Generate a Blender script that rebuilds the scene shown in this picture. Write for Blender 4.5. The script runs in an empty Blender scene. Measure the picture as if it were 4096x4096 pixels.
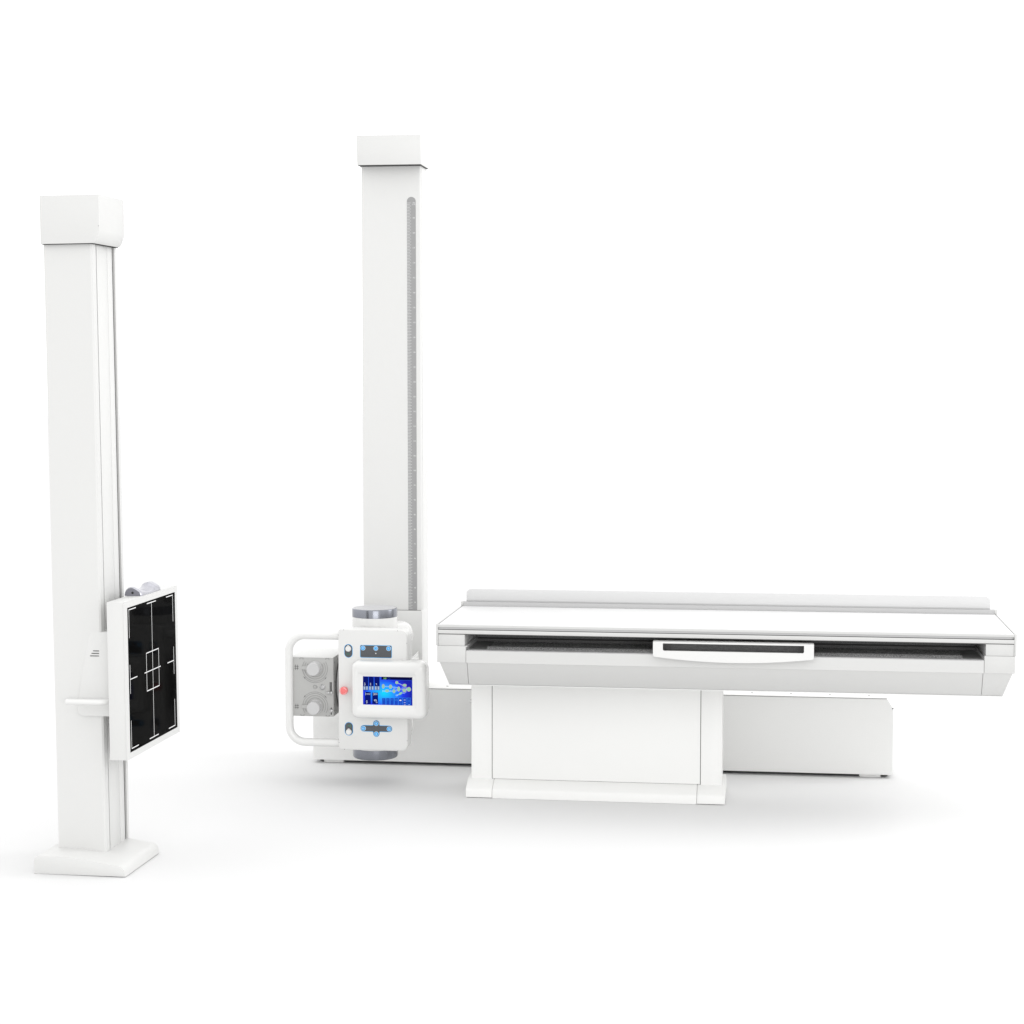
import bpy, bmesh, math
from math import sin, cos, pi, radians
from mathutils import Vector, Matrix

scene = bpy.context.scene
COL = scene.collection

# ------------------------------------------------------------------ materials
def mat(name, col, rough=.5, metal=0., spec=.5, grain=0., gscale=900., bump=0., bscale=1500.,
        emit=None, coat=0., rvar=0.):
    m = bpy.data.materials.new(name); m.use_nodes = True
    nt = m.node_tree; b = nt.nodes['Principled BSDF']
    b.inputs['Base Color'].default_value = (*col, 1)
    b.inputs['Roughness'].default_value = rough
    b.inputs['Metallic'].default_value = metal
    b.inputs['Specular IOR Level'].default_value = spec
    b.inputs['Coat Weight'].default_value = coat
    tc = nt.nodes.new('ShaderNodeTexCoord')
    if grain > 0:
        n = nt.nodes.new('ShaderNodeTexNoise'); n.inputs['Scale'].default_value = gscale
        n.inputs['Detail'].default_value = 2
        nt.links.new(tc.outputs['Object'], n.inputs['Vector'])
        r = nt.nodes.new('ShaderNodeMapRange')
        r.inputs['From Min'].default_value = .3; r.inputs['From Max'].default_value = .7
        r.inputs['To Min'].default_value = 1-grain; r.inputs['To Max'].default_value = 1+grain
        nt.links.new(n.outputs['Fac'], r.inputs['Value'])
        mx = nt.nodes.new('ShaderNodeVectorMath'); mx.operation = 'SCALE'
        mx.inputs[0].default_value = col
        nt.links.new(r.outputs['Result'], mx.inputs['Scale'])
        nt.links.new(mx.outputs['Vector'], b.inputs['Base Color'])
    if rvar > 0:
        n = nt.nodes.new('ShaderNodeTexNoise'); n.inputs['Scale'].default_value = 9
        n.inputs['Detail'].default_value = 4
        nt.links.new(tc.outputs['Object'], n.inputs['Vector'])
        r = nt.nodes.new('ShaderNodeMapRange')
        r.inputs['To Min'].default_value = rough-rvar; r.inputs['To Max'].default_value = rough+rvar
        nt.links.new(n.outputs['Fac'], r.inputs['Value'])
        nt.links.new(r.outputs['Result'], b.inputs['Roughness'])
    if bump > 0:
        n = nt.nodes.new('ShaderNodeTexNoise'); n.inputs['Scale'].default_value = bscale
        nt.links.new(tc.outputs['Object'], n.inputs['Vector'])
        bp = nt.nodes.new('ShaderNodeBump'); bp.inputs['Strength'].default_value = bump
        bp.inputs['Distance'].default_value = .0004
        nt.links.new(n.outputs['Fac'], bp.inputs['Height'])
        nt.links.new(bp.outputs['Normal'], b.inputs['Normal'])
    if emit:
        b.inputs['Emission Color'].default_value = (*emit[:3], 1)
        b.inputs['Emission Strength'].default_value = emit[3]
    return m

def powder(name, w): return mat(name, (w, w, w*.985), .42, spec=.3, grain=.012, gscale=700, bump=.10, bscale=1200, rvar=.06)
PW = .66
white = powder('white_powder_coat', PW)
w_stand = powder('stand_white_coat', .63)
w_column = powder('column_white_coat', .65)
w_cab = powder('cabinet_white_coat', .76)
w_ped = powder('pedestal_white_coat', .80)
w_frame = powder('table_frame_white_coat', .58)
white_gloss = mat('white_gloss_plastic', (PW+.03, PW+.03, PW+.02), .22, spec=.5, coat=.2, rvar=.04)
board = mat('white_table_laminate', (.70, .70, .70), .4, spec=.3, grain=.01, rvar=.05)
screenpanel = mat('pale_grey_guard_plastic', (.62, .62, .62), .45, spec=.3, grain=.01)
alu = mat('grey_anodised_rail', (.46, .46, .46), .5, spec=.3, grain=.03, gscale=500)
rail_groove = mat('grey_rail_groove', (.42, .42, .42), .55, spec=.3)
collpaint = mat('light_grey_collimator_paint', (.42, .42, .41), .5, spec=.4, grain=.05, gscale=600, bump=.15)
knobmat = mat('pale_grey_knob_plastic', (.50, .50, .50), .4, spec=.4, grain=.02)
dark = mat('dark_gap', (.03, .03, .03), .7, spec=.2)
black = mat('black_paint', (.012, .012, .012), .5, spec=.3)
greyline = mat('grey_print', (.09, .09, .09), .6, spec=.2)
lineprint = mat('pale_grey_print', (.19, .19, .19), .6, spec=.2)
chrome = mat('brushed_steel_cap', (.25, .26, .29), .24, metal=1, grain=.05, gscale=800, rvar=.05)
_n = chrome.node_tree; _b = _n.nodes['Principled BSDF']; _b.inputs['Anisotropic'].default_value = .85; _b.inputs['Anisotropic Rotation'].default_value = .25
_t = _n.nodes.new('ShaderNodeTangent'); _t.direction_type = 'RADIAL'; _t.axis = 'Z'
_n.links.new(_t.outputs['Tangent'], _b.inputs['Tangent'])
captop = mat('matt_grey_cap_top', (.44, .44, .45), .5, spec=.3, grain=.02)
steel = mat('polished_steel_plate', (.50, .50, .50), .30, metal=1, rvar=.06)
silver = mat('silver_lacquer', (.44, .44, .48), .26, metal=.6, spec=.5, grain=.04, gscale=900, rvar=.05)
darksilver = mat('grey_lacquer', (.20, .20, .23), .45, metal=.3, spec=.4)
keygrey = mat('dark_grey_keypad', (.085, .088, .095), .55, spec=.3, grain=.35, gscale=1600)
keyblue = mat('bright_blue_key', (.035, .36, .76), .5, spec=.2)
cyan = mat('cyan_outline', (.010, .38, .80), .5, spec=.2)
whiteprint = mat('white_print', (.78, .78, .78), .6, spec=.2)
greenprint = mat('green_print', (.05, .28, .16), .6, spec=.2)
redmat = mat('coral_red_plastic', (.78, .17, .17), .35, spec=.4, coat=.2)
ruler = mat('grey_ruler_film', (.30, .30, .30), .5, spec=.3, grain=.05, gscale=900)
glassblk = mat('black_glass', (.002, .002, .002), .05, spec=.006)
tray = mat('dark_steel_tray', (.66, .66, .66), .5, metal=.1, grain=.6, gscale=260, bump=.4, bscale=500)
traydark = mat('dark_back_plate', (.17, .17, .17), .6, spec=.2, grain=.4, gscale=300)
lipsteel = mat('bright_steel_lip', (.55, .55, .55), .5, metal=.1, grain=.18, gscale=600)
cassette = mat('grey_speckled_cassette', (.12, .12, .12), .6, spec=.3, grain=.35, gscale=700)
def em(n, c, s): return mat(n, (0, 0, 0), .5, spec=0, emit=(*c, s))
d_navy = em('display_navy', (.004, .010, .16), 1)
d_black = em('display_black_blue', (.003, .004, .05), 1)
d_blue = em('display_blue', (.012, .07, .55), 1)
d_line = em('display_light_blue', (.05, .30, .85), 1)
d_bone = em('display_bone_white', (.55, .82, 1.), 1)
d_green = em('display_region_green', (.30, .62, .42), 1)
d_pink = em('display_pink', (.75, .30, .40), 1)
d_key = em('display_key_grey', (.30, .42, .62), 1)
d_white = em('display_white', (.85, .92, 1.), 1)
d_lime = em('display_lime', (.35, .75, .20), 1)

def display_mat():                       # the picture on the screen: cyan glow fading to deep blue
    m = bpy.data.materials.new('display_gradient'); m.use_nodes = True
    nt = m.node_tree; b = nt.nodes['Principled BSDF']
    b.inputs['Base Color'].default_value = (0, 0, 0, 1); b.inputs['Roughness'].default_value = .08
    b.inputs['Specular IOR Level'].default_value = .1
    tc = nt.nodes.new('ShaderNodeTexCoord')
    mp = nt.nodes.new('ShaderNodeMapping'); mp.vector_type = 'POINT'
    nt.links.new(tc.outputs['Generated'], mp.inputs['Vector'])
    mp.inputs['Location'].default_value = (-.42, -.5, -.42); 
    ln = nt.nodes.new('ShaderNodeVectorMath'); ln.operation = 'LENGTH'
    sc = nt.nodes.new('ShaderNodeVectorMath'); sc.operation = 'MULTIPLY'
    sc.inputs[1].default_value = (1.25, 0, 1.05)
    nt.links.new(mp.outputs['Vector'], sc.inputs[0]); nt.links.new(sc.outputs['Vector'], ln.inputs[0])
    cr = nt.nodes.new('ShaderNodeValToRGB'); e = cr.color_ramp.elements
    e[0].position = .0; e[0].color = (.0, .55, .95, 1)
    e[1].position = .70; e[1].color = (.004, .008, .30, 1)
    k = e.new(.28); k.color = (.01, .22, .85, 1)
    k = e.new(.50); k.color = (.008, .03, .62, 1)
    nt.links.new(ln.outputs['Value'], cr.inputs['Fac'])
    nt.links.new(cr.outputs['Color'], b.inputs['Emission Color'])
    b.inputs['Emission Strength'].default_value = 1.3
    return m
d_grad = display_mat()

# ------------------------------------------------------------------ mesh helpers
def rrect(x0, x1, z0, z1, r, n=6):
    rr = r if isinstance(r, (list, tuple)) else (r,)*4     # bl, br, tr, tl
    P = []
    for (cx, cz, a0, q) in ((x0, z0, pi, 0), (x1, z0, 1.5*pi, 1), (x1, z1, 0, 2), (x0, z1, .5*pi, 3)):
        R = max(rr[q], 1e-5)
        ox = cx + (R if cx == x0 else -R); oz = cz + (R if cz == z0 else -R)
        for i in range(n+1):
            a = a0 + .5*pi*i/n
            P.append((ox+R*cos(a), oz+R*sin(a)))
    return P
def circ(cx, cz, r, n=24, rz=None):
    return [(cx+r*cos(2*pi*i/n), cz+(rz or r)*sin(2*pi*i/n)) for i in range(n)]
def place(axis, p, t):
    return {'x': (t, p[0], p[1]), 'y': (p[0], t, p[1]), 'z': (p[0], p[1], t)}[axis]

class MB:
    def __init__(s): s.bm = bmesh.new()
    def _join(s, b, mi):
        for f in b.faces: f.material_index = mi
        me = bpy.data.meshes.new('tmp'); b.to_mesh(me); b.free()
        s.bm.from_mesh(me); bpy.data.meshes.remove(me)
    def box(s, x0, x1, y0, y1, z0, z1, bev=.0015, seg=2, mi=0):
        b = bmesh.new()
        bmesh.ops.create_cube(b, size=1)
        for v in b.verts:
            v.co = Vector((x0+(v.co.x+.5)*(x1-x0), y0+(v.co.y+.5)*(y1-y0), z0+(v.co.z+.5)*(z1-z0)))
        if bev > 0: bmesh.ops.bevel(b, geom=b.edges[:], offset=bev, segments=seg, profile=.5, affect='EDGES')
        s._join(b, mi); return s
    def prism(s, pts, axis, t0, t1, bev=0, seg=2, mi=0, ends='both', hole=None):
        b = bmesh.new()
        def loop(P, t):
            vs = [b.verts.new(place(axis, p, t)) for p in P]
            return vs, [b.edges.new((vs[i], vs[(i+1) % len(vs)])) for i in range(len(vs))]
        if hole is None:
            v0, _ = loop(pts, t0); v1, _ = loop(pts, t1)
            b.faces.new(v0); b.faces.new(v1); n = len(pts)
            for i in range(n): b.faces.new((v0[i], v0[(i+1) % n], v1[(i+1) % n], v1[i]))
        else:
            for t in (t0, t1):
                _, e0 = loop(pts, t); _, e1 = loop(hole, t)
                bmesh.ops.triangle_fill(b, edges=e0+e1, use_beauty=True, use_dissolve=False)
            b.verts.ensure_lookup_table()
            n, m = len(pts), len(hole); V = b.verts
            for base, k in ((0, n), (n, m)):
                for i in range(k):
                    j = (i+1) % k; o = n+m
                    b.faces.new((V[base+i], V[base+j], V[o+base+j], V[o+base+i]))
        bmesh.ops.recalc_face_normals(b, faces=b.faces)
        if bev > 0 and hole is None:
            k = 'xyz'.index(axis)
            E = []
            for e in b.edges:
                a, c = e.verts[0].co[k], e.verts[1].co[k]
                if abs(a-c) < 1e-7 and (ends == 'both' or abs(a-(t0 if ends == 't0' else t1)) < 1e-7): E.append(e)
            bmesh.ops.bevel(b, geom=E, offset=bev, segments=seg, profile=.5, affect='EDGES')
        s._join(b, mi); return s
    def loft(s, rings, cap0=True, cap1=True, mi=0, closed=False):
        b = bmesh.new()
        R = [[b.verts.new(p) for p in ring] for ring in rings]
        n = len(R[0])
        pairs = list(zip(R[:-1], R[1:])) + ([(R[-1], R[0])] if closed else [])
        for A, B in pairs:
            for i in range(n): b.faces.new((A[i], A[(i+1) % n], B[(i+1) % n], B[i]))
        if not closed:
            if cap0: b.faces.new(R[0])
            if cap1: b.faces.new(R[-1])
        bmesh.ops.recalc_face_normals(b, faces=b.faces)
        s._join(b, mi); return s
    def lathe(s, prof, origin, axis='z', n=48, mi=0):       # prof: (r, h)
        rings = []
        for r, h in prof:
            ring = []
            for i in range(n):
                a = 2*pi*i/n; u, v = r*cos(a), r*sin(a)
                d = {'z': (u, v, h), 'y': (u, h, v), 'x': (h, u, v)}[axis]
                ring.append((origin[0]+d[0], origin[1]+d[1], origin[2]+d[2]))
            rings.append(ring)
        return s.loft(rings, mi=mi)
    def tube(s, path, r, n=20, mi=0, round_end=False):
        P = [Vector(p) for p in path]; rings = []
        rs = [r]*len(P) if not isinstance(r, (list, tuple)) else list(r)
        t0 = (P[1]-P[0]).normalized()
        up = Vector((0, 0, 1)) if abs(t0.z) < .9 else Vector((0, 1, 0))
        nrm = t0.cross(up).normalized()
        for i, p in enumerate(P):
            t = (P[min(i+1, len(P)-1)]-P[max(i-1, 0)]).normalized()
            nrm = (nrm - t*nrm.dot(t)).normalized(); bn = t.cross(nrm)
            rings.append([tuple(p+(nrm*cos(2*pi*k/n)+bn*sin(2*pi*k/n))*rs[i]) for k in range(n)])
        return s.loft(rings, mi=mi)
    def ribbon(s, pts, w, y0, y1, mi=0, closed=False):       # flat line in the xz plane, y0..y1 thick
        P = [Vector((p[0], p[1])) for p in pts]; n = len(P); L = []; Rr = []
        for i in range(n):
            a = P[(i-1) % n] if (closed or i > 0) else P[i]
            c = P[(i+1) % n] if (closed or i < n-1) else P[i]
            d = (c-a); d = d.normalized() if d.length > 1e-9 else Vector((1, 0))
            q = Vector((-d.y, d.x))*w/2
            L.append(P[i]+q); Rr.append(P[i]-q)
        rings = [[(l.x, y0, l.y), (r.x, y0, r.y), (r.x, y1, r.y), (l.x, y1, l.y)] for l, r in zip(L, Rr)]
        return s.loft(rings, mi=mi, closed=closed)
    def text(s, txt, x, z, size, y, rot=0, mi=0, align='CENTER'):
        c = bpy.data.curves.new('t', 'FONT'); c.body = txt; c.size = 1
        c.align_x = align; c.align_y = 'CENTER'; c.resolution_u = 3
        o = bpy.data.objects.new('t', c)
        me = bpy.data.meshes.new_from_object(o)
        ca, sa = cos(rot), sin(rot)
        for v in me.vertices:
            u, w = v.co.x*size, v.co.y*size
            v.co = (x+u*ca-w*sa, y, z+u*sa+w*ca)
        b = bmesh.new(); b.from_mesh(me)
        bpy.data.objects.remove(o); bpy.data.curves.remove(c); bpy.data.meshes.remove(me)
        s._join(b, mi); return s
    def split(s, name, mats, parent=None, off=(0, 0, 0), smooth=31):     # every loose piece becomes a part of its own
        bm = s.bm; bm.verts.index_update(); seen = set(); out = []
        for v in list(bm.verts):
            if v in seen: continue
            st = [v]; seen.add(v); isl = []
            while st:
                a = st.pop(); isl.append(a)
                for e in a.link_edges:
                    b = e.other_vert(a)
                    if b not in seen: seen.add(b); st.append(b)
            k = MB(); mp = {a: k.bm.verts.new(a.co) for a in isl}
            for f in {f for a in isl for f in a.link_faces}:
                nf = k.bm.faces.new([mp[a] for a in f.verts]); nf.material_index = f.material_index
            out.append(k.build(name, mats, parent, off, smooth))
        bm.free(); return out
    def build(s, name, mats, parent=None, off=(0, 0, 0), smooth=31):
        bm = s.bm
        bmesh.ops.recalc_face_normals(bm, faces=bm.faces)
        th = radians(smooth)
        for f in bm.faces: f.smooth = True
        for e in bm.edges:
            if len(e.link_faces) != 2 or e.calc_face_angle(0) > th: e.smooth = False
        bmesh.ops.translate(bm, verts=bm.verts, vec=(-off[0], -off[1], -off[2]))
        me = bpy.data.meshes.new(name); bm.to_mesh(me); bm.free()
        for m in (mats if isinstance(mats, (list, tuple)) else [mats]): me.materials.append(m)
        o = bpy.data.objects.new(name, me); COL.objects.link(o)
        if parent: o.parent = parent
        return o

def thing(name, loc, label, cat, rot=(0, 0, 0)):
    o = bpy.data.objects.new(name, None); COL.objects.link(o)
    o.location = loc; o.rotation_euler = rot; o.empty_display_size = .1
    o['label'] = label; o['category'] = cat
    return o
# ------------------------------------------------------------------ setting
fl = MB()
n = 96
fl.bm.faces.new([fl.bm.verts.new((60*cos(2*pi*i/n), 60*sin(2*pi*i/n), 0)) for i in range(n)])
floormat = mat('white_studio_floor', (.705, .705, .705), .9, spec=0)
floor = fl.build('floor', floormat)
floor['kind'] = 'structure'; floor['label'] = 'seamless plain white studio floor'

# ------------------------------------------------------------------ wall stand (left)
ST = thing('detector_stand', (-.88, -1.4695, 0), 'narrow white stand with a black glass detector panel and a sloped foot, leftmost machine',
           'x-ray stand', (radians(.1171), -radians(.4406), radians(-1.8221)))
base_prof = [(-.0318, .0005), (-.0314, .0368), (-.0298, .0412), (-.0272, .0443), (-.0235, .0472), (-.0194, .0488),
             (.055, .0495), (.0615, .0494), (.069, .0488), (.0755, .0477), (.2040, .0292), (.2105, .0275), (.2160, .0240),
             (.2205, .0190), (.2229, .0122), (.2242, .0005)]
MB().prism(base_prof, 'y', -.0949, .1637, bev=.0012).build('foot_plate', w_stand, ST)
c = MB()
c.box(0, .124, .0006, .1751, .03, 1.6718, bev=0, mi=0)
c.prism([(.0, .0), (.130, .0), (.1344, .004), (.1344, .0269), (.127, .0269), (.127, .02), (.0, .02)], 'z', .026, 1.6722, mi=0)
c.prism([(.0, .1757), (.132, .1757), (.1344, .1735), (.1344, .1600), (.127, .1600), (.127, .165), (.0, .165)], 'z', .026, 1.6722, mi=0)
c.box(.120, .1325, .0372, .1115, .026, 1.6722, bev=.0008, mi=0)
c.box(.120, .1325, .1125, .1475, .026, 1.6722, bev=.0008, mi=0)
col = c.build('column', w_stand, ST)
g = MB()
g.box(.118, .1318, .0265, .0322, .028, 1.671, bev=0); g.box(.118, .1318, .1478, .1525, .028, 1.671, bev=0)
g.box(.118, .1272, .0322, .0370, .028, 1.671, bev=0, mi=1); g.box(.118, .1272, .1525, .1602, .028, 1.671, bev=0, mi=1)
g.box(.118, .1318, .1113, .1127, .028, 1.671, bev=0)
g.build('guide_groove', [dark, alu], col)
cap_prof = [(-.0036, 1.6726), (-.0036, 1.7998), (.1609, 1.7998), (.1609, 1.7075), (.1590, 1.6985), (.1560, 1.6895), (.1529, 1.6824), (.1490, 1.6765), (.1440, 1.6726)]
cp = MB().prism(cap_prof, 'y', -.0123, .1715, bev=.001).build('top_cap', w_stand, ST)
MB().box(.0010, .1420, -.0110, .1700, 1.6712, 1.67255, bev=0).build('cap_shade_plate', dark, cp)  # dark plate painting in the shade under the overhanging cap
MB().box(.1583, .1603, -.0126, -.0118, 1.7165, 1.7177, bev=0).build('slot', black, cp)
# carriage that rides on the column
cprof = [(.104, .639), (.175, .639), (.175, .4132), (.0831, .4132), (.0770, .4145), (.0715, .4175), (.0680, .4225), (.0668, .430), (.078, .53)]
car = MB().prism(cprof, 'y', -.0065, .1822, bev=.0012)
for v in car.bm.verts:
    if v.co.y < 0: v.co.y += .0065 - .0006 - .010*min(1, max(0, (.639-v.co.z)/.226))**3
car = car.build('carriage', w_stand, ST)
for (a0, z) in ((.1117, .5884), (.1072, .5816), (.1030, .5748)):
    MB().box(a0, .1283, -.0020, -.0004, z-.0011, z+.0011, bev=0).build('vent_slot', greyline, car)
path = [(.0512, -.045, .4573), (.09, -.045, .4573), (.134, -.045, .4573)]
for i in range(1, 8):
    a = i/7*radians(62); path.append((.134+.03*sin(a), -.045+.03*(1-cos(a)), .4573))
path += [(.1715, -.010, .4573), (.1735, .000, .4573)]
hb = MB().tube(path, .0077, n=24)
hb.lathe([(.0045, -.0016), (.0068, -.001), (.0076, .0003), (.0077, .002)], (.0512, -.045, .4573), axis='x', n=24)
hb.build('grab_handle', white_gloss, ST)
# detector
dh = MB()
dh.box(.1740, .2195, -.0564, .357, .3044, .7266, bev=.0012)
dh.prism(rrect(-.0564, .357, .3044, .7266, .001, 2), 'x', .2196, .2231, hole=rrect(-.0346, .3386, .321, .7096, .0005, 1))
dt = dh.build('detector_housing', w_stand, ST)
MB().box(.2197, .2222, -.0345, .3385, .3211, .7095, bev=0).build('glass_panel', glassblk, dt)
mk = MB()
def gl(b0, b1, z0, z1): mk.box(.22215, .22245, b0, b1, z0, z1, bev=0)
W = .0024; w = .0017
bl, br_, bc = -.0225, .3210, .1500
zt, zb, zm = .7040, .3288, .5163
for (bb, sgn) in ((bl, 1), (br_, -1)):
    x0, x1 = sorted((bb, bb+sgn*.053))
    gl(x0, x1, zt-W, zt); gl(x0, x1, zb, zb+W); gl(x0, x1, zm-W/2, zm+W/2)
    v0, v1 = sorted((bb, bb+sgn*w))
    gl(v0, v1, .6275, zt-W); gl(v0, v1, zb+W, .4055)
    gl(v0, v1, zm+W/2, .5555); gl(v0, v1, .4775, zm-W/2)
gl(.1145, .1848, zt-W, zt); gl(.1145, .1848, zb, zb+W)
gl(bc-.0008, bc+.0008, .5694, zt-W); gl(bc-.0008, bc+.0008, zm+W/2, .5694-W); gl(bc-.0008, bc+.0008, .4630+W, zm-W/2); gl(bc-.0008, bc+.0008, zb+W, .4630)
gl(.1013, .1990, .5694-W, .5694); gl(.1013, .1990, .4630, .4630+W)
gl(.1013, .1013+w, .4630+W, .5694-W); gl(.1990-w, .1990, .4630+W, .5694-W)
gl(.0862, bc-.0008, zm-W/2, zm+W/2); gl(bc+.0008, .2125, zm-W/2, zm+W/2)
mk.split('alignment_mark', whiteprint, dt)
# silver chin rest with a saddle dip
prof0 = [(.1672, 0), (.1672, .004), (.1690, .0110), (.1730, .0175), (.1790, .0222), (.1860, .0243), (.1915, .0243), (.1960, .0228),
         (.2020, .0195), (.2080, .0162), (.2130, .0125), (.2160, .0075), (.2172, .0030), (.2172, 0)]
rings = []
NB = 44
for i in range(NB+1):
    b = .0880 + (.2445-.0880)*i/NB
    t = (b-.163)/(.068 if b < .163 else .050)
    k = 1.0
    if abs(t) < 1: k = 1-.56*((1-abs(t)**1.5)**1.25 if t < 0 else (1-t**2.4)**.75)
    e = min(i, NB-i)
    s_ = (0.90, .965, .99, 1)[min(e, 3)]
    rings.append([(.1922+(a-.1922)*s_, b, .7268+z*k*s_) for a, z in prof0])
ch = MB().loft(rings).build('chin_rest', silver, ST, smooth=50)
ep = MB()
ep.prism([(.1922+(a-.1922)*.86, .7272+z*.86) for a, z in prof0], 'y', .0872, .0885)
ep.build('end_plate', darksilver, ch)
MB().lathe([(.0034, 0), (.0034, .0006)], (.1925, .0868, .7355), axis='y', n=20).build('screw_hole', black, ch)

# ------------------------------------------------------------------ floor rail cabinet (behind)
RC = thing('floor_rail_cabinet', (.45, .03, 0), 'long low white steel cabinet on flat feet running behind the table', 'cabinet')
O = (.45, .03, 0)
c = MB()
yb = .16
c.prism([(-.5185, .012), (1.4345, .012), (1.4345, .2317), (1.4145, .2645), (-.5185, .2645)], 'y', -.045, yb, bev=.001)
c.build('body', w_cab, RC, O)
c = MB().prism([(-.5175, .2644), (-.5175, .2660), (1.4120, .2660), (1.4120, .2644)], 'y', -.041, yb-.004).build('lid_gap', dark, RC, O)
c = MB().box(-.5185, 1.4150, -.0455, yb, .2660, .2682, bev=.0006)
lid = c.build('lid', w_cab, RC, O)
for x in (-.0596, .842, .9724, 1.1014, 1.2292, 1.3571):
    MB().lathe([(.0042, .2680), (.0042, .2686), (.003, .2688)], (x, .0005, 0), n=16).build('screw', greyline, lid, O)
for x0, x1 in ((-.484, -.4162), (1.3276, 1.3965)):
    MB().box(x0, x1, -.030, .14, .0005, .0125, bev=.0008).build('foot', w_cab, RC, O)
MB().box(-.50, 1.42, -.02, .13, .004, .0118, bev=0).build('under_shade_slab', dark, RC, O)  # dark slab added to paint the shade in the gap under the body
MB().lathe([(.0022, 0), (.0022, .0012)], (1.4325, -.0458, .2335), axis='y', n=12).build('hinge_hole', black, RC, O)

# ------------------------------------------------------------------ tube stand (column + tube head)
TS = thing('tube_stand', (-.2474, .05, .268), 'tallest white column with a grey height ruler and a tube head with blue touchscreen', 'x-ray tube stand')
O = (-.2474, .05, .268)
x0, x1 = -.3486, -.1453
c = MB()
c.prism([(x0, .001), (x0+.001, 0), (x1-.0045, 0), (x1, .0035), (x1, .014), (x1-.002, .014), (x1-.002, .018), (x1, .018), (x1, .105), (x0, .105)], 'z', .2686, 2.0282)
col = c.build('column', w_column, TS, O)
MB().box(x1-.004, x1-.0012, .0143, .0177, .53, 2.02, bev=0).build('side_groove', greyline, col, O)
MB().prism(rrect(-.1933, -.1632, .5262, 1.9245, (0.0004, .0004, .01502, .01502), 10), 'y', -.0005, .0002).build('height_ruler', ruler, col, O)
rm = MB()
for i in range(0, 276):
    h = 190-.5*i
    if h < 53: break
    L = .0139 if i % 2 == 0 else .0101
    z = h/100+.0043
    rm.box(-.1932, -.1933+L, -.0009, -.0004, z-.00042, z+.00042, bev=0)
rm.build('ruler_ticks', whiteprint, col, O)
for h in range(190, 50, -5):
    MB().text(str(h), -.1700, h/100+.0043, .0062, -.0008).build('ruler_number', whiteprint, col, O)
MB().text('(CM)', -.1697, 1.8990, .0054, -.0008).build('ruler_unit', whiteprint, col, O)
capp = [(-.044, 2.028), (-.0395, 2.0280), (.106, 2.028), (.106, 2.1253), (-.050, 2.1253), (-.0515, 2.090), (-.0505, 2.065), (-.0480, 2.045)]
cp = MB().prism(capp, 'x', -.3535, -.1365, bev=.0008).build('top_cap', w_column, TS, O)
MB().box(-.3515, -.1385, -.041, .1045, 2.0268, 2.0279, bev=0).build('cap_shade_plate', black, cp, O)  # black plate standing in for the unlit inside of the hollow cap
# carriage
car = MB().box(-.3560, -.1441, -.0080, .1065, .2692, .5262, bev=.0025).build('carriage', w_column, TS, O)
MB().box(-.3480, -.1500, -.0022, .03, .5263, .5275, bev=0).build('seal_strip', greyline, car, O)
# arm
am = MB()
am.prism([(-.36, .372), (-.008, .372), (-.008, .262), (-.36, .262)], 'x', -.2500, -.1560, bev=.003)
am.prism([(-.25, .372), (-.0085, .388), (-.0085, .372)], 'x', -.1600, -.1565)
am.build('support_arm', w_column, TS, O)
# tube housing
cx, cy, R_ = -.2480, -.3000, .0733
th = MB()
th.lathe([(R_-.0015, .112), (R_, .1135), (R_, .5435), (R_-.0015, .5445)], (cx, cy, 0), n=72)
for z, sg in ((.474, 1), (.176, -1)):
    p0 = Vector((-.230, -.285, z)); d = Vector((.62, .78, 0)).normalized()
    ps, rs = [], []
    for t, r in ((0, .045), (.082, .045), (.094, .0435), (.104, .039), (.111, .031), (.1155, .018), (.117, .003)):
        ps.append(tuple(p0+d*t)); rs.append(r)
    th.tube(ps, rs, n=36)
th.box(-.300, -.1250, -.389, -.300, .150, .500, bev=.012, seg=4)
tube = th.build('tube_housing', white_gloss, TS, O, smooth=40)
# steel end caps
e = MB(); e.lathe([(R_-.004, .5436), (R_+.0002, .5440), (R_+.0002, .5680), (R_-.0004, .5700), (R_-.0022, .5712), (R_-.004, .5714)], (cx, cy, 0), n=96)
e.build('end_cap', chrome, tube, O)
e = MB(); e.lathe([(R_-.004, .5713), (R_-.0055, .5716), (.01, .5716)], (cx, cy, 0), n=96); e.build('cap_top', captop, tube, O)
e = MB(); e.lathe([(R_-.010, .0800), (R_-.004, .0808), (R_-.0012, .0828), (R_+.0002, .0862), (R_+.0002, .1125), (R_-.004, .1130)], (cx, cy, 0), n=96)
e.build('end_cap', chrome, tube, O)
# flange to the collimator
f = MB()
f.lathe([(.080, -.3560), (.082, -.3550), (.082, -.3500), (.078, -.3495), (.078, -.335), (.070, -.3300), (.070, -.290)], (0, -.310, .3270), axis='x', n=64)
f.build('swivel_flange', alu, tube, O)
# collimator
cl = MB()
cl.box(-.4997, -.3603, -.4200, -.2090, .2308, .4210, bev=.0008)
coll = cl.build('collimator', [collpaint], TS, O)
MB().box(-.5004, -.3597, -.4212, -.2080, .4211, .4232, bev=.0005).build('top_plate', white, coll, O)
sp = MB(); sp.box(-.3602, -.3592, -.4185, -.2100, .2320, .4200, bev=0); sp.build('side_plate', collpaint, coll, O)
sl = MB()
for (yy, zz) in ((-.404, .405), (-.36, .409), (-.412, .367), (-.411, .345), (-.400, .341), (-.388, .338), (-.404, .310), (-.390, .314),
                 (-.410, .270), (-.411, .249), (-.388, .246), (-.395, .228+.012), (-.37, .36), (-.372, .30)):
    sl.box(-.3593, -.3589, yy-.0012, yy+.0012, zz-.0022, zz+.0022, bev=0)
sl.split('side_slot', black, coll, O)
kz = (.3885, .2625)
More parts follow.
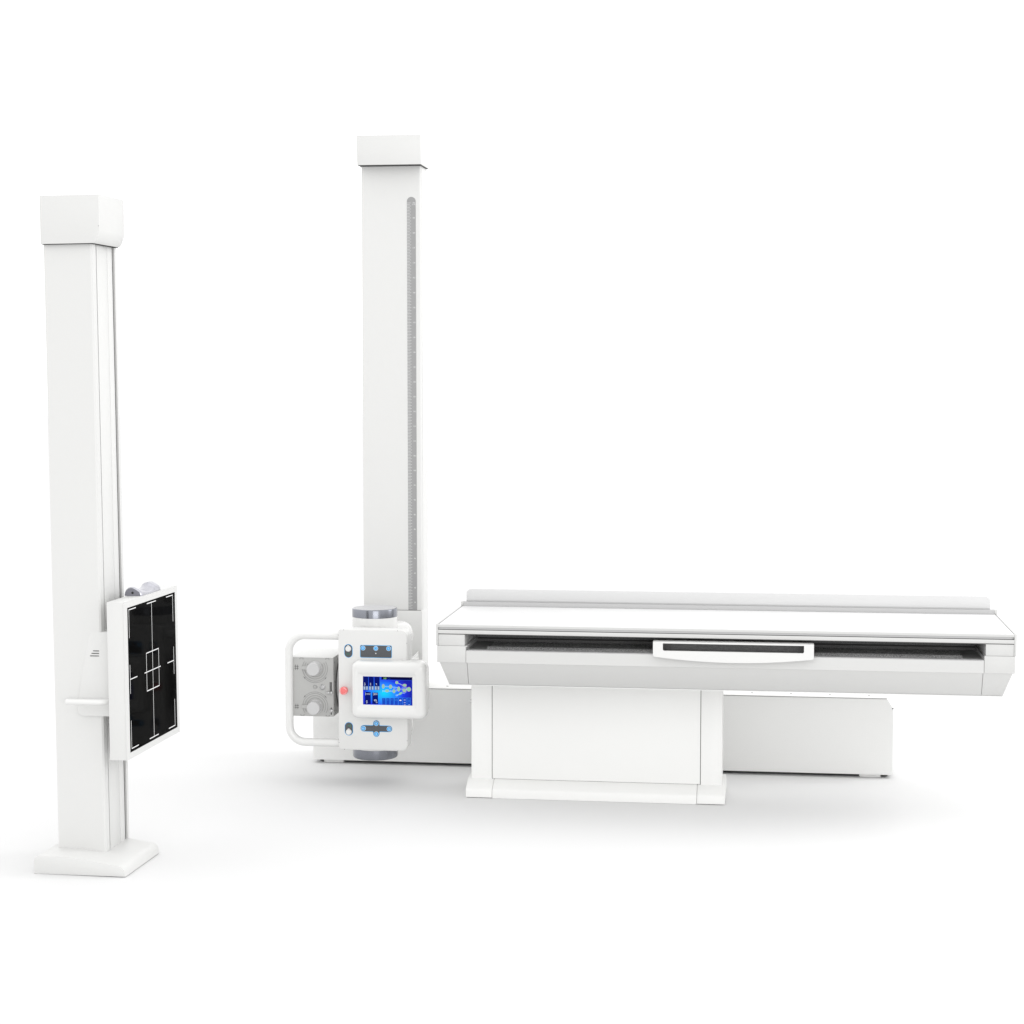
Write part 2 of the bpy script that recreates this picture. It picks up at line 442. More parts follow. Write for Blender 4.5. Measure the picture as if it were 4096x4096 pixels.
for kk, z in enumerate(kz):
    k = MB()
    k.lathe([(.0225, -.4201), (.0225, -.4240), (.0212, -.4250), (.0208, -.4545), (.0203, -.4558), (.0192, -.4566)], (-.4185, 0, z), axis='y', n=48)
    kn = k.build('dial_knob', knobmat, coll, O)
    p = MB(); p.loft([[(-.435, -.4202, z-.0085), (-.435, -.4202, z+.0085), (-.435, -.4300, z+.0070), (-.435, -.4300, z-.0070)],
                      [(-.4625, -.4202, z-.0055), (-.4625, -.4202, z+.0055), (-.4625, -.4255, z+.0045), (-.4625, -.4255, z-.0045)]])
    p.build('pointer', collpaint, kn, O)
pr = MB()
ya, yb2 = -.4204, -.4199
def arc(cx_, cz_, r, a0, a1, wd=.0009, n=30):
    pr.ribbon([(cx_+r*cos(radians(a0+(a1-a0)*i/n)), cz_+r*sin(radians(a0+(a1-a0)*i/n))) for i in range(n+1)], wd, ya, yb2)
acx = -.4197
for z, s_ in ((.3865, 1), (.2640, -1)):
    for r in (.0413, .0343, .0270):
        arc(acx, z, r, 180+(-33 if s_ > 0 else 33)*1, (360+33) if s_ > 0 else -33) if s_ > 0 else arc(acx, z, r, 213, -33)
    rr = .0462
    if s_ > 0: arc(acx, z, rr, 180+40, 360-40)
    else: arc(acx, z, rr, 180-40, 40)
    for sx in (-1, 1):
        ax_, az_ = acx+sx*rr*cos(radians(40)), z-s_*rr*sin(radians(40))
        tx, tz = sx*sin(radians(40)), s_*cos(radians(40))
        pr.prism([(ax_+tx*.0045, az_+tz*.0045), (ax_-tz*.0022*1-tx*.004, az_+tx*.0022-tz*.004), (ax_+tz*.0022-tx*.004, az_-tx*.0022-tz*.004)], 'y', ya-.0001, yb2)
pr.build('dial_rings', lineprint, coll, O)
for z in (.3890, .2617):
    hs = MB()
    for d in (-.0032, .0032):
        hs.ribbon([(-.4806+d, z-.0085), (-.4806+d, z+.0085)], .0012, ya, yb2)
        hs.ribbon([(-.4876, z+d), (-.4736, z+d)], .0012, ya-.0001, yb2-.0001)
    hs.build('grid_symbol', greyline, coll, O)
for (xx, z, u) in ((-.4640, .4195, -1), (-.3790, .4195, -1), (-.4620, .2325, 1), (-.3790, .2325, 1)):
    hs = MB()
    for d in (-.0052, .0052): hs.ribbon([(xx+d, z), (xx+d, z+u*.0042)], .0011, ya, yb2)
    hs.ribbon([(xx-.0052, z+(.0003 if u < 0 else -.0003)), (xx+.0052, z+(.0003 if u < 0 else -.0003))], .0007, ya-.0001, yb2-.0001)
    hs.build('clip_mark', greyline, coll, O)
bl_ = MB()
bx, bz = -.4204, .3267
bl_.ribbon(circ(bx, bz, .0044, 20), .0007, ya, yb2, closed=True)
for i in range(8):
    a = i*pi/4
    if i: bl_.ribbon([(bx+.0055*cos(a), bz+.0055*sin(a)), (bx+.0080*cos(a), bz+.0080*sin(a))], .0007, ya, yb2)
bl_.ribbon([(bx+.0048, bz+.0022), (bx+.0078, bz+.0022), (bx+.0078, bz-.0022), (bx+.0048, bz-.0022)], .0007, ya, yb2)
bl_.build('lamp_symbol', greyline, coll, O)
lb = MB(); lb.lathe([(.0092, -.4200), (.0092, -.4225), (.0078, -.4232), (.0070, -.4222), (.0068, -.4235), (.002, -.4240)], (-.3957, 0, .3268), axis='y', n=32)
lb.build('lamp_button', steel, coll, O)
s1 = MB(); s1.box(-.3716, -.3688, -.4203, -.4198, .3140, .3433, bev=0); s1.box(-.3675, -.3649, -.4203, -.4198, .3140, .3433, bev=0)
s1.box(-.3685, -.3658, -.4203, -.4198, .2370, .2604, bev=0); s1.split('slider_slot', black, coll, O)
MB().box(-.3806, -.3712, -.4300, -.4202, .3065, .3128, bev=.0006).box(-.3704, -.3615, -.4300, -.4202, .3067, .3128, bev=.0006).build('slider_tab', steel, coll, O)
MB().box(-.3712, -.3614, -.4290, -.4202, .2468, .2554, bev=.0008).build('slider_tab', steel, coll, O)

# grab bar
hx, hr = -.5050, .0128
zt_, zb_ = .4934, .1467
R = .052
path = [(-.300, -.420, zt_), (-.34, -.420, zt_), (-.40, -.420, zt_), (hx+R, -.420, zt_)]
for i in range(1, 11):
    a = pi/2+i/10*pi/2; path.append((hx+R+R*cos(a), -.420, zt_-R+R*sin(a)))
path += [(hx, -.420, .36), (hx, -.420, .28)]
for i in range(0, 11):
    a = pi+i/10*pi/2; path.append((hx+R+R*cos(a), -.420, zb_+R+R*sin(a)))
path += [(-.40, -.420, zb_), (-.34, -.420, zb_), (-.300, -.420, zb_)]
MB().tube(path, hr, n=28).build('grab_bar', white_gloss, TS, O, smooth=45)

# control panel
px0, px1, pz0, pz1 = -.3358, -.1118, .1305, .5180
P = MB()
P.prism(rrect(px0, px1, pz0, pz1, (.006, .023, .023, .006), 8), 'y', -.4478, -.3885, bev=.0012, ends='t0')
P.prism(rrect(px0+.0003, px1-.0022, pz0+.0030, pz1-.0014, (.005, .022, .022, .005), 8), 'y', -.4502, -.4480, bev=.0006, ends='t0')
pan = P.build('control_panel', white, TS, O)
nt_ = MB()
for x, z in ((-.318, .5172), (-.1430, .5172), (-.3175, .1322), (-.1440, .1322)): nt_.box(x-.0005, x+.0005, -.4507, -.4500, z-.0012, z+.0012, bev=0)
for x, z in ((-.3353, .5000), (-.1136, .4780), (-.3353, .1540), (-.1136, .1650)): nt_.box(x-.0012, x+.0012, -.4507, -.4500, z-.0005, z+.0005, bev=0)
nt_.split('seam_notch', black, pan, O)
y0 = -.4502
def pad(outline, inner, name='keypad'):
    return MB().prism(outline, 'y', y0-.0006, y0+.0002, mi=0).prism(inner, 'y', y0-.0010, y0-.0002, mi=1).build(name, [cyan, keygrey], pan, O)
def key(x, z, r, icon):
    b = MB()
    b.lathe([(r, y0-.0002), (r, y0-.0018), (r-.0008, y0-.0022)], (x, 0, z), axis='y', n=32, mi=1)
    b.lathe([(r-.0009, y0-.0006), (r-.0009, y0-.0024)], (x, 0, z), axis='y', n=32, mi=0)
    ya_, yb_ = y0-.0027, y0-.0020
    if icon == 'rot':
        for a0 in (20, 200): b.ribbon([(x+.0036*cos(radians(a0+i*14)), z+.0036*sin(radians(a0+i*14))) for i in range(11)], .0006, ya_, yb_, mi=1)
        for sg in (1, -1): b.prism([(x+sg*.0036, z+sg*.0003), (x+sg*.0022, z-sg*.0014), (x+sg*.0048, z-sg*.0014)][::1], 'y', ya_, yb_, mi=1)
    elif icon in ('tl', 'tr'):
        b.ribbon(circ(x+.0008, z+.0012, .0015, 14), .0005, ya_, yb_, mi=1, closed=True)
        b.ribbon([(x-.0024, z+.0004), (x-.0024, z+.0022), (x-.0010, z+.0022), (x-.0010, z+.0004)], .0005, ya_, yb_, mi=1, closed=True)
        b.ribbon([(x-.0026, z-.0020), (x+.0026, z-.0020)], .0006, ya_, yb_, mi=1)
        s2 = -1 if icon == 'tl' else 1
        b.prism([(x+s2*.0036, z-.0020), (x+s2*.0018, z-.0009), (x+s2*.0018, z-.0031)], 'y', ya_, yb_, mi=1)
    else:
        w_, h_ = (.0017, .0036)
        b.ribbon([(x-w_, z-h_), (x+w_, z-h_), (x+w_, z+h_), (x-w_, z+h_)], .0005, ya_, yb_, mi=1, closed=True)
        dx, dz = {'u': (0, 1), 'd': (0, -1), 'l': (-1, 0), 'r': (1, 0)}[icon]
        L = .0026 if dx == 0 else .0040
        b.ribbon([(x-dx*L*.9, z-dz*L*.9), (x+dx*L*.6, z+dz*L*.6)], .0006, ya_, yb_-.0001, mi=1)
        b.prism([(x+dx*L*1.15, z+dz*L*1.15), (x+dx*L*.4+dz*.0011, z+dz*L*.4+dx*.0011), (x+dx*L*.4-dz*.0011, z+dz*L*.4-dx*.0011)], 'y', ya_-.0001, yb_, mi=1)
    b.build('push_key', [keyblue, whiteprint], pan, O)
def lockbtn(x, z):
    b = MB()
    b.lathe([(.0094, y0-.0008), (.0094, y0-.0030), (.0084, y0-.0042), (.0074, y0-.0040), (.0070, y0-.0058), (.0062, y0-.0064)], (x, 0, z), axis='y', n=36)
    b.box(x-.0030, x+.0030, y0-.0050, y0-.0010, z+.0075, z+.0112, bev=.0005)
    b.build('round_release_button', white_gloss, pan, O)
for (z0_, z1_, bz_, iz_) in ((.4284, .4715, .4571, .4400), (.1774, .2203, .1888, .2085)):
    pad(rrect(-.3163, -.2895, z0_, z1_, .0134, 10), rrect(-.3152, -.2906, z0_+.0011, z1_-.0011, .0123, 10))
    lockbtn(-.3030, bz_)
    g_ = MB(); ya_, yb_ = y0-.0014, y0-.0009
    g_.ribbon(circ(-.3020, iz_, .0021, 14), .0006, ya_, yb_, closed=True)
    if z0_ > .3:
        g_.ribbon([(-.3075, iz_-.0034), (-.3075, iz_+.0034)], .0006, ya_, yb_)
        for s2 in (1, -1): g_.ribbon([(-.3087, iz_+s2*.002), (-.3075, iz_+s2*.0036), (-.3063, iz_+s2*.002)], .0006, ya_, yb_)
        g_.ribbon([(-.3050, iz_-.0016), (-.3050, iz_+.0016)], .0006, ya_, yb_)
    else:
        for r2 in (.0038, .0054): g_.ribbon([(-.3020+r2*cos(radians(a)), iz_+r2*sin(radians(a))) for a in range(-45, 50, 15)], .0006, ya_, yb_)
        g_.ribbon([(-.3068, iz_-.0014), (-.3050, iz_+.0014)], .0006, ya_, yb_)
    g_.build('key_symbol', greenprint, pan, O)
pad(rrect(-.2648, -.1621, .4296, .4698, .0040), rrect(-.2637, -.1632, .4307, .4687, .0032))
key(-.2551, .4600, .0076, 'tl'); key(-.2136, .4599, .0076, 'rot'); key(-.1722, .4599, .0076, 'tr')
MB().lathe([(.0018, y0-.0008), (.0018, y0-.0014)], (-.2137, 0, .4437), axis='y', n=16).build('indicator_dot', whiteprint, pan, O)
def cross(g):
    hw, hh = .0515-g, .0103-g; vw, vh = .0103-g, .0267-g
    cxx, czz = -.21335, .2018
    out = []; f = .0035
    def A(ox, oz, r, a0, a1, n=8):
        for i in range(n+1):
            a = radians(a0+(a1-a0)*i/n); out.append((cxx+ox+r*cos(a), czz+oz+r*sin(a)))
    A(hw-hh, 0, hh, -90, 90)
    A(vw+f, hh+f, f, -90, -180, 4) if True else None
    A(0, vh-vw, vw, 0, 180)
    A(-vw-f, hh+f, f, 0, -90, 4)
    A(-hw+hh, 0, hh, 90, 270)
    A(-vw-f, -hh-f, f, 90, 0, 4)
    A(0, -vh+vw, vw, 180, 360)
    A(vw+f, -hh-f, f, 180, 90, 4)
    return out
pad(cross(0), cross(.0012))
for x, z, ic in ((-.2548, .2018, 'l'), (-.2134, .2182, 'u'), (-.1721, .2018, 'r'), (-.2134, .1850, 'd')): key(x, z, .0076, ic)
# emergency stop
es = MB()
es.lathe([(.0100, y0+.001), (.0100, y0-.0100), (.0125, y0-.0105), (.0128, y0-.0120), (.0128, y0-.0185), (.0120, y0-.0205), (.0100, y0-.0215), (.0, y0-.0218)][:-1], (-.3155, 0, .3240), axis='y', n=48, mi=0)
for a0 in (20, 140, 260): es.ribbon([(-.3155+.0100*cos(radians(a0+i*8)), .3240+.0100*sin(radians(a0+i*8))) for i in range(11)], .0007, y0-.0219, y0-.0212, mi=1)
es.build('emergency_stop_button', [redmat, whiteprint], pan, O)

# touchscreen
bx0, bx1, bz0, bz1 = -.2851, -.0445, .2407, .4240
def rr(d, y, r=.022): return [(p[0], y, p[1]) for p in rrect(bx0+d, bx1-d, bz0+d, bz1-d, max(r-d, .002), 8)]
def inner(a, y, r): return [(p[0], y, p[1]) for p in rrect(*a, r, 8)]
rings = [rr(0, -.4510), rr(0, -.4800), rr(.0008, -.4860), rr(.0030, -.4920), rr(.0065, -.4965), rr(.0110, -.4992), rr(.0160, -.5003),
         inner((-.2625, -.0750, .2742, .3886), -.5003, .009), inner((-.2605, -.0755, .2760, .3868), -.4990, .007),
         inner((-.2466, -.0875, .2864, .3768), -.4962, .0006), inner((-.2466, -.0875, .2864, .3768), -.4930, .0006)]
m_ = MB(); m_.loft(rings)
back = []
for d, y in ((.006, -.4515), (.002, -.4490), (.0, -.4430), (.0, -.4250), (.006, -.4130), (.018, -.4050)):
    back.append([(p[0], y, p[1]) for p in rrect(-.16+d, -.0465-d, .2440+d, .4225-d, max(.030-d, .004), 8)])
m_.loft(back)
ts = m_.build('touchscreen', white_gloss, TS, O, smooth=40)
sx0, sx1, sz0, sz1 = -.2465, -.0876, .2865, .3767
ys = -.4945
MB().box(sx0, sx1, ys, ys+.0012, sz0, sz1, bev=0).build('display', d_grad, ts, O)
def S(px, py): return (sx0+(px-330)/1270*(sx1-sx0), sz1-(py-300-.02*(px-330))/722*(sz1-sz0))
def srect(m, ax, ay, bx_, by_, lvl, mi=0):
    p, q = S(ax, ay), S(bx_, by_)
    m.box(min(p[0], q[0]), max(p[0], q[0]), ys-.0002*lvl-.0001, ys-.0002*lvl+.00005, min(p[1], q[1]), max(p[1], q[1]), bev=0, mi=mi)
def sline(m, pts, w_, lvl, mi=0, closed=False):
    m.ribbon([S(*p) for p in pts], w_*(sx1-sx0)/1270, ys-.0002*lvl-.0001, ys-.0002*lvl, mi=mi, closed=closed)
def sell(m, x, y, rx, ry, lvl, mi=0, ring=False):
    pts = [(x+rx*cos(2*pi*i/28), y+ry*sin(2*pi*i/28)) for i in range(28)]
    if ring: sline(m, pts, 5, lvl, mi, True)
    else: m.prism([S(*p) for p in pts], 'y', ys-.0002*lvl-.0001, ys-.0002*lvl, mi=mi)
a_ = MB()      # dark panes of the display
for r in ((332, 312, 470, 660), (484, 312, 606, 652), (628, 312, 758, 655), (380, 700, 525, 1014), (568, 715, 716, 1014)): srect(a_, *r, 1, 0)
srect(a_, 805, 312, 1596, 398, 1, 1)
for x in (820, 925, 1030, 1136, 1244, 1352, 1464): srect(a_, x, 858, x+92, 1040, 1, 2)
a_.build('display_panes', [d_navy, d_black, d_blue], ts, O)
a_ = MB()      # frames and rulings
sline(a_, [(808, 402), (1575, 402), (1575, 850), (808, 836)], 3, 2, 0, True)
for x in (820, 925, 1030, 1136, 1244, 1352, 1464): sline(a_, [(x, 1036), (x, 852), (x+92, 854), (x+92, 1038)], 6, 2, 0)
for x in (468, 612, 764, 790): sline(a_, [(x, 312), (x, 660 if x < 700 else 1015)], 4, 2, 0)
a_.build('display_rulings', d_line, ts, O)
a_ = MB()      # arrow keys
for x in (342, 406, 486, 552, 634, 702): srect(a_, x, 556, x+50, 650, 2, 0)
for i, x in enumerate((342, 406, 486, 552, 634, 702)):
    s2 = 1 if i % 2 == 0 else -1
    sline(a_, [(x+25+s2*10, 578), (x+25-s2*10, 600), (x+25+s2*10, 624)], 5, 3, 1)
a_.build('display_keys', [d_key, d_white], ts, O)
a_ = MB()      # lettering, turned a quarter like the rest of the picture
def stext(t, px, py, size, mi=0): 
    q = S(px, py)
    MB().text(t, q[0], q[1], size*(sx1-sx0)/1270, ys-.0008, rot=-pi/2, mi=mi).build('display_label', [d_white, d_line], ts, O)
stext('mAs', 380, 503, 46); stext('mA', 525, 503, 46); stext('kV', 675, 503, 46)
stext('cm', 430, 955, 66); stext('0', 642, 915, 96); sell(a_, 680, 966, 15, 15, 3, 0, True)
stext('Chr', 866, 895, 36, 1); stext('Gyn', 970, 900, 36, 1); stext('Gyn', 1076, 900, 36, 1)
stext('Lateral', 1288, 1000, 22, 1)
sline(a_, [(596, 722), (604, 722), (604, 785), (596, 785)], 6, 3); sell(a_, 655, 755, 20, 20, 3, 0, True); sline(a_, [(626, 735), (626, 778), (640, 778), (640, 735)], 6, 3, 0, True); sline(a_, [(684, 728), (696, 755), (684, 782)], 6, 3)
sline(a_, [(388, 722), (398, 722), (398, 780), (388, 780)], 6, 3); sell(a_, 494, 752, 18, 18, 3, 0, True); sline(a_, [(404, 752), (470, 752)], 6, 3); sline(a_, [(452, 735), (452, 770)], 6, 3)
sell(a_, 1184, 905, 34, 18, 3, 1, True); sline(a_, [(1184, 878), (1184, 934)], 4, 3, 1)
sline(a_, [(1262, 912), (1318, 912)], 18, 3, 0); sline(a_, [(1290, 896), (1290, 930)], 14, 3, 0)
for yy in (905, 972, 1030):
    for xx in (1388, 1412): sline(a_, [(xx-6, yy), (xx+6, yy)], 16, 3, 0)
sline(a_, [(1496, 912), (1534, 912), (1534, 950), (1496, 950)], 5, 3, 1, True); sell(a_, 1515, 931, 6, 6, 3, 1)
sline(a_, [(1494, 1008), (1532, 1008), (1532, 1040), (1494, 1040)], 6, 3, 1, True); sell(a_, 1513, 1025, 8, 9, 3, 0)
sell(a_, 998, 358, 26, 24, 3, 2, True); sell(a_, 908, 355, 24, 22, 3, 3, True); sell(a_, 908, 355, 9, 9, 3, 3)
for yy in (337, 355, 373): sline(a_, [(858, yy), (880, yy)], 5, 3, 3)
a_.build('display_icons', [d_white, d_line, d_blue, d_lime], ts, O)
a_ = MB()      # x-ray body chart, head to the right
B = [((1290, 620), (1450, 630)), ((1285, 632), (1450, 640)), ((1250, 590), (1050, 560)), ((1250, 600), (1050, 575)), ((1050, 560), (880, 550)), ((1050, 578), (880, 566)),
     ((1220, 660), (1120, 672)), ((1220, 672), (1120, 690)), ((1220, 640), (1110, 605)), ((1110, 672), (870, 668)), ((1110, 690), (870, 688)), ((870, 668), (832, 655)), ((870, 688), (834, 700)), ((834, 655), (834, 700)),
     ((1440, 560), (1360, 530)), ((1360, 525), (1230, 470)), ((1355, 540), (1235, 484)), ((1230, 470), (1200, 440)), ((1440, 700), (1400, 735)), ((1400, 725), (1320, 715)), ((1395, 738), (1320, 730)),
     ((1320, 715), (1240, 765)), ((1250, 775), (1320, 730)), ((1240, 765), (1170, 775)), ((1240, 770), (1165, 795)), ((1240, 775), (1180, 808)), ((1235, 770), (1200, 812)),
     ((1440, 560), (1448, 640)), ((1448, 640), (1440, 705))]
for p, q in B: sline(a_, [p, q], 5, 2)
for x in (1330, 1350, 1370, 1390, 1410, 1430): sline(a_, [(x, 565+(x-1330)*.1), (x+10, 625), (x, 690)], 4, 2)
sell(a_, 1500, 632, 46, 32, 2)
a_.build('body_chart', d_bone, ts, O)
a_ = MB()
E_ = [(1200, 460, 38, 38), (1400, 528, 52, 34), (852, 555, 32, 54), (1040, 565, 36, 50), (1250, 625, 36, 62), (950, 672, 48, 32), (1128, 680, 34, 46), (1392, 662, 42, 44), (1508, 632, 54, 56)]
for e_ in E_: sell(a_, *e_, 3, 0); sell(a_, *e_, 4, 1, True)
pts = [(1292+52*cos(2*pi*i/28)*cos(.6)-28*sin(2*pi*i/28)*sin(-.6), 740+52*cos(2*pi*i/28)*sin(-.6)+28*sin(2*pi*i/28)*cos(.6)) for i in range(28)]
a_.prism([S(*p) for p in pts], 'y', ys-.0007, ys-.0006, mi=0)
for x, y in ((1040, 672), (1325, 522), (1415, 570)): sline(a_, [(x-12, y-6), (x+12, y+6)], 9, 4, 1)
a_.build('body_region_marks', [d_green, d_pink], ts, O)

# ------------------------------------------------------------------ examination table
TB = thing('examination_table', (.488, -.44, 0), 'long white table on a broad pedestal with a dark open tray slot and pull handle', 'examination table')
O = (.488, -.44, 0)
X0, X1, YF, YB = .0270, 1.7358, -.680, -.216
t = MB()
t.box(X0, X1, YF+.0015, YB, .5665, .5716, bev=.0009)
top = t.build('tabletop', board, TB, O)
MB().box(X0+.0001, X0+.0022, YF+.004, YB, .5690, .57172, bev=0).build('edge_seam', greyline, top, O)
MB().box(X1-.0022, X1-.0001, YF+.004, YB, .5690, .57172, bev=0).build('edge_seam', greyline, top, O)
MB().box(X0+.002, X1-.002, YB-.0022, YB-.0002, .5700, .57175, bev=0).build('rear_seam', greyline, top, O)
r = MB()
r.prism([(YF, .5432), (YF-.0003, .5440), (YF-.0003, .5540), (YF, .5548), (YF+.006, .5548), (YF+.006, .5560), (YF+.0045, .5620), (YF, .5630),
         (YF-.0003, .5638), (YF-.0003, .5695), (YF+.001, .5703), (YF+.0025, .5664), (YF+.012, .5664), (YF+.012, .5432)], 'x', X0, X1)
fr = r.build('front_rail', w_frame, TB, O)
MB().box(X0+.001, X1-.005, YF+.0012, YF+.0050, .5562, .5626, bev=0).build('groove_strip', rail_groove, fr, O)
MB().box(X0+.001, X1-.001, YF+.0004, YF+.0060, .5546, .5564, bev=0).build('groove_shadow_strip', dark, fr, O)  # dark strip painting in the shade line along the groove's lower edge
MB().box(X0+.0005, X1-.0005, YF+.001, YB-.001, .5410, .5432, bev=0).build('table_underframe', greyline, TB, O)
MB().box(.0205, X0-.0003, YF-.0005, YB+.03, .5065, .5715, bev=.001).build('end_cap', w_frame, TB, O)
MB().box(X1+.0003, .0065+X1, YF-.0005, YB+.03, .5065, .5715, bev=.001).build('end_cap', w_frame, TB, O)
rb = MB().prism([(YB, .5718), (YB+.002, .5850), (YB+.022, .5850), (YB+.022, .5718)], 'x', .0315, 1.7320)
rr_ = rb.build('rear_rail', alu, TB, O)
MB().box(.0230, .0312, YB+.001, YB+.024, .5718, .5858, bev=.001).build('rail_end_cap', w_frame, TB, O)
MB().box(1.7323, 1.7405, YB+.001, YB+.024, .5718, .5858, bev=.001).build('rail_end_cap', w_frame, TB, O)
MB().prism(rrect(.0388, 1.7205, .5852, .6262, (.0005, .0005, .0165, .0165), 8), 'y', YB+.018, YB+.023, bev=.0008).build('rear_guard', screenpanel, TB, O)
MB().box(.0389, 1.7204, YB+.0150, YB+.0179, .5851, .5893, bev=.0004).build('guard_clamp_strip', alu, TB, O)
# end blocks and frame
for a, b in ((X0+.0003, .1089), (1.6552, X1-.0003)):
    MB().box(a, b, YF+.0012, YB, .5062, .5408, bev=.001).build('end_block', w_frame, TB, O)
for a, b in ((.0242, .1122), (1.6515, 1.7395)):
    MB().box(a, b, YF-.0003, YB, .4548, .5058, bev=.001).build('frame_corner', w_frame, TB, O)
MB().prism([(YF, .4548), (YF, .4906), (YF+.001, .4916), (YF+.029, .4926), (YF+.030, .4905), (YF+.030, .4548)], 'x', .1133, 1.6504).build('fascia', w_frame, TB, O)
MB().box(.1140, 1.6496, YF+.0012, YF+.0285, .4921, .4932, bev=0).build('lip_strip', lipsteel, TB, O)
MB().box(.1140, 1.6496, YF+.0300, YF+.038, .484, .4895, bev=0).build('tray_gap', black, TB, O)
MB().prism([(YF+.036, .4845), (YF+.036, .4865), (YF+.068, .4965), (YF+.071, .4965), (YF+.080, .4905), (-.44, .4905), (-.44, .4845)], 'x', .1700, 1.5940).build('tray_floor', tray, TB, O)  # ramp at the front edge added so the floor catches more front light
MB().box(.1090, .1690, YF+.031, -.44, .484, .4900, bev=0).box(1.5950, 1.6552, YF+.031, -.44, .484, .4900, bev=0).split('tray_side_rail', alu, TB, O)
bw = MB().box(.1090, 1.6550, -.46, -.452, .4906, .5408, bev=0)
bwo = bw.build('cavity_back', traydark, TB, O)
MB().box(.118, 1.646, -.470, -.4602, .500, .5035, bev=0).box(.118, 1.646, -.470, -.4602, .518, .520, bev=0).build('cavity_rail', black, TB, O)
for a in (.1128, 1.6482):
    MB().box(a, a+.0030, YF-.0002+.001, -.45, .5035, .5059, bev=.0003).build('slide_runner', white_gloss if a < 1 else traydark, TB, O)
for a in (.185, 1.575):
    MB().box(a, a+.005, -.475, -.4605, .522, .5265, bev=.0005).build('catch', w_frame, TB, O)
# detector tray and its handle
cs = MB().box(.7000, 1.1400, -.655, -.50, .4950, .5325, bev=.001).build('detector_tray', cassette, TB, O)
hz = [(.6817, .5332), (.6817, .4930), (.6835, .4895), (.6880, .4874)]
for i in range(0, 21):
    x = .6880+(1.1510-.6880)*i/20
    u = (x-.9195)/.2315
    hz.append((x, .4734+.0140*u*u))
hz = hz[:4]+hz[5:]+[(1.1552, .4895), (1.1569, .4930), (1.1569, .5332)]
slot = [(.7111, .5283), (.7111, .5105), (.7124, .5073), (.7156, .5060), (1.1234, .5060), (1.1266, .5073), (1.1279, .5105), (1.1279, .5283)]
hd = MB().prism(hz, 'y', -.700, -.690, hole=slot).box(.6817, 1.1569, -.6898, -.600, .5293, .5332, bev=.0008)
hd.box(.6817, .6857, -.6898, -.640, .4960, .5290, bev=.0005).box(1.1529, 1.1569, -.6898, -.640, .4960, .5290, bev=.0005)
hd.build('tray_handle', white_gloss, TB, O)
# skirt
def frust(a0, a1, b0, b1, name):
    yt, yb_ = YF+.004, YF+.050; zt2, zb2 = .4546, .3806; kt, kb = YB-.004, YB-.05
    top_ = [(a0, yt, zt2), (a1, yt, zt2), (a1, kt, zt2), (a0, kt, zt2)]
    bot_ = [(b0, yb_, zb2), (b1, yb_, zb2), (b1, kb, zb2), (b0, kb, zb2)]
    b_ = bmesh.new()
    T_ = [b_.verts.new(p) for p in top_]; B_ = [b_.verts.new(p) for p in bot_]
    b_.faces.new(T_); b_.faces.new(B_)
    for i in range(4): b_.faces.new((T_[i], T_[(i+1) % 4], B_[(i+1) % 4], B_[i]))
    bmesh.ops.bevel(b_, geom=b_.edges[:], offset=.0007, segments=1, affect='EDGES')
    m = MB(); m._join(b_, 0); return m.build(name, w_frame, TB, O)
frust(.0313, .1150, .0520, .1128, 'skirt_panel'); frust(.1160, 1.6480, .1138, 1.6495, 'skirt_panel'); frust(1.6490, 1.7333, 1.6505, 1.7118, 'skirt_panel')
MB().box(.0525, 1.7112, YF+.0492, YF+.056, .3775, .3803, bev=.0004).build('skirt_edge', white_gloss, TB, O)
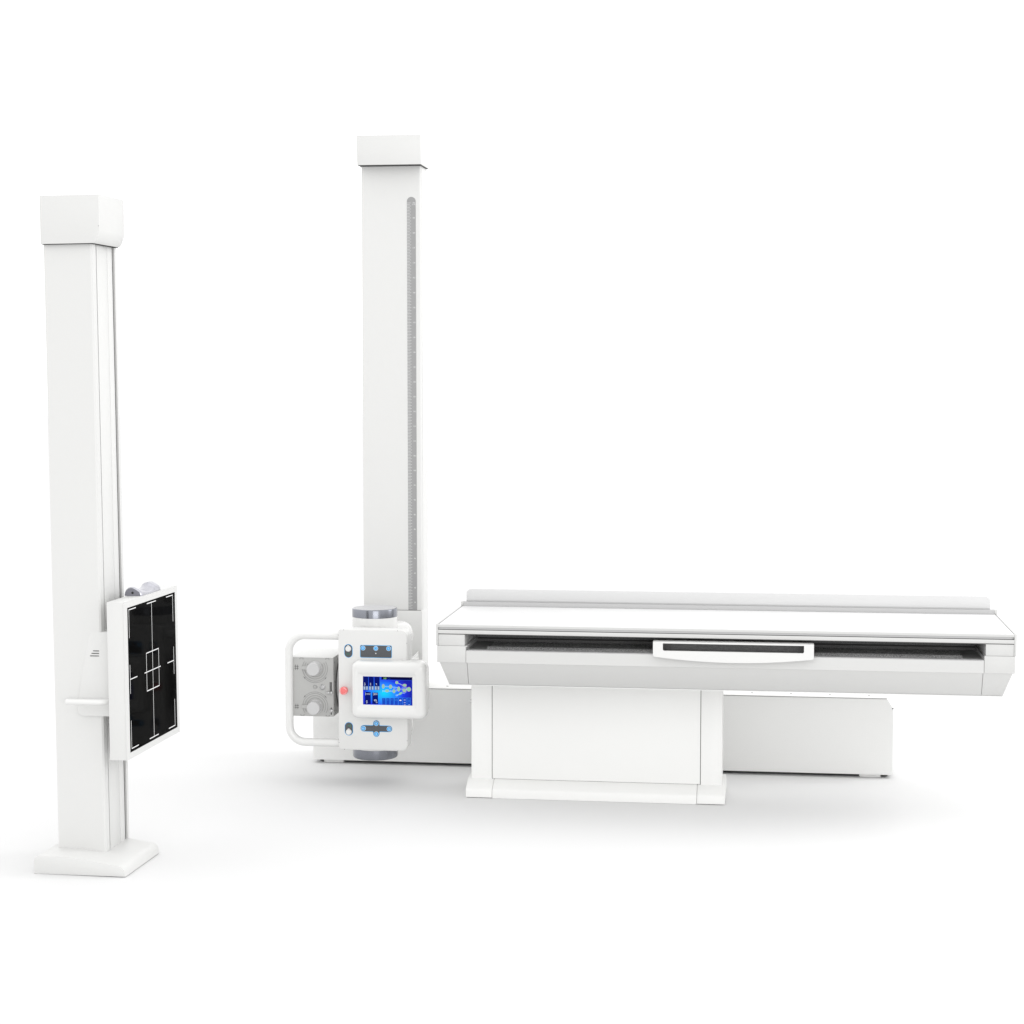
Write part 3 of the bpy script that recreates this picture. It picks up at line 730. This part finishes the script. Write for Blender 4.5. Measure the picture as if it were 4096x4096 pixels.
# pedestal
yp = -.459
ped = MB()
ped.box(.0950, .1603, yp, -.30, .050, .3804, bev=.0012); ped.box(.8184, .8838, yp, -.30, .050, .3804, bev=.0012)
ped.box(.12, .86, yp+.006, -.30, .050, .3804, bev=0)
pd = ped.build('pedestal', w_ped, TB, O)
MB().box(.1621, .8166, yp+.0002, yp+.02, .0530, .3803, bev=.0006).build('front_panel', w_ped, pd, O)
MB().box(.1602, .8185, yp+.003, yp+.006, .0495, .38, bev=0).build('panel_seam', dark, pd, O)
MB().lathe([(.0062, .0860), (.0062, .0790), (.0045, .0770)], (0, -.38, .285), axis='x', n=24).build('side_knob', white_gloss, pd, O)
def foot(xa, xb, z0_, sidel=0, sider=0):
    prof = [(-.508, z0_), (-.5085, .0215), (-.5070, .0262), (-.5030, .0300), (-.459, .0515), (-.435, .0560), (-.33, .0600), (-.262, .0300), (-.255, .022), (-.255, z0_)]
    return MB().prism(prof, 'x', xa, xb, bev=.0012)
foot(.0838, .1672, .0022).build('base_end', w_ped, TB, O)
foot(.1681, .8080, .0006).build('base_front', w_ped, TB, O)
foot(.8089, .8952, .0022).build('base_end', w_ped, TB, O)
MB().box(.088, .166, -.503, -.26, .0006, .003, bev=0).box(.811, .891, -.503, -.26, .0006, .003, bev=0).build('rubber_pad', black, TB, O)

# ------------------------------------------------------------------ light, camera, render settings
wd = bpy.data.worlds.new('World'); scene.world = wd; wd.use_nodes = True
bgn = wd.node_tree.nodes['Background']; bgn.inputs['Color'].default_value = (1, 1, 1, 1)
bgn.inputs['Strength'].default_value = 1.43
def area(name, loc, target, sx_, sy_, power):
    l = bpy.data.lights.new(name, 'AREA'); l.shape = 'RECTANGLE'; l.size = sx_; l.size_y = sy_; l.energy = power
    o = bpy.data.objects.new(name, l); COL.objects.link(o); o.location = loc
    o.rotation_euler = (Vector(target)-Vector(loc)).to_track_quat('-Z', 'Y').to_euler()
    return o
area('overhead_softbox', (.6, -.2, 4.2), (.5, -.3, 0), 3.5, 2.5, 10)
area('right_softbox', (4.2, .6, 2.6), (.2, -.3, .8), 2.0, 2.0, 60)
area('front_softbox', (2.2, -8.6, .95), (.4, -.4, .4), 4.0, 1.5, 90)

cam = bpy.data.cameras.new('Camera'); co = bpy.data.objects.new('Camera', cam); COL.objects.link(co)
scene.camera = co
cam.sensor_width = 36; cam.lens = 36*7581.8793/4096; cam.clip_start = .05; cam.clip_end = 300
co.location = (1.00915, -6.32588, 1.32499)
co.rotation_euler = (radians(90-4.1098), 0, radians(7.6169))
scene.render.engine = 'CYCLES'
scene.render.resolution_x = scene.render.resolution_y = 1024
scene.view_settings.view_transform = 'Standard'; scene.view_settings.look = 'None'
scene.view_settings.exposure = 0; scene.view_settings.gamma = 1
scene.view_settings.use_curve_mapping = False
scene.cycles.max_bounces = 8; scene.cycles.diffuse_bounces = 5; scene.cycles.glossy_bounces = 4
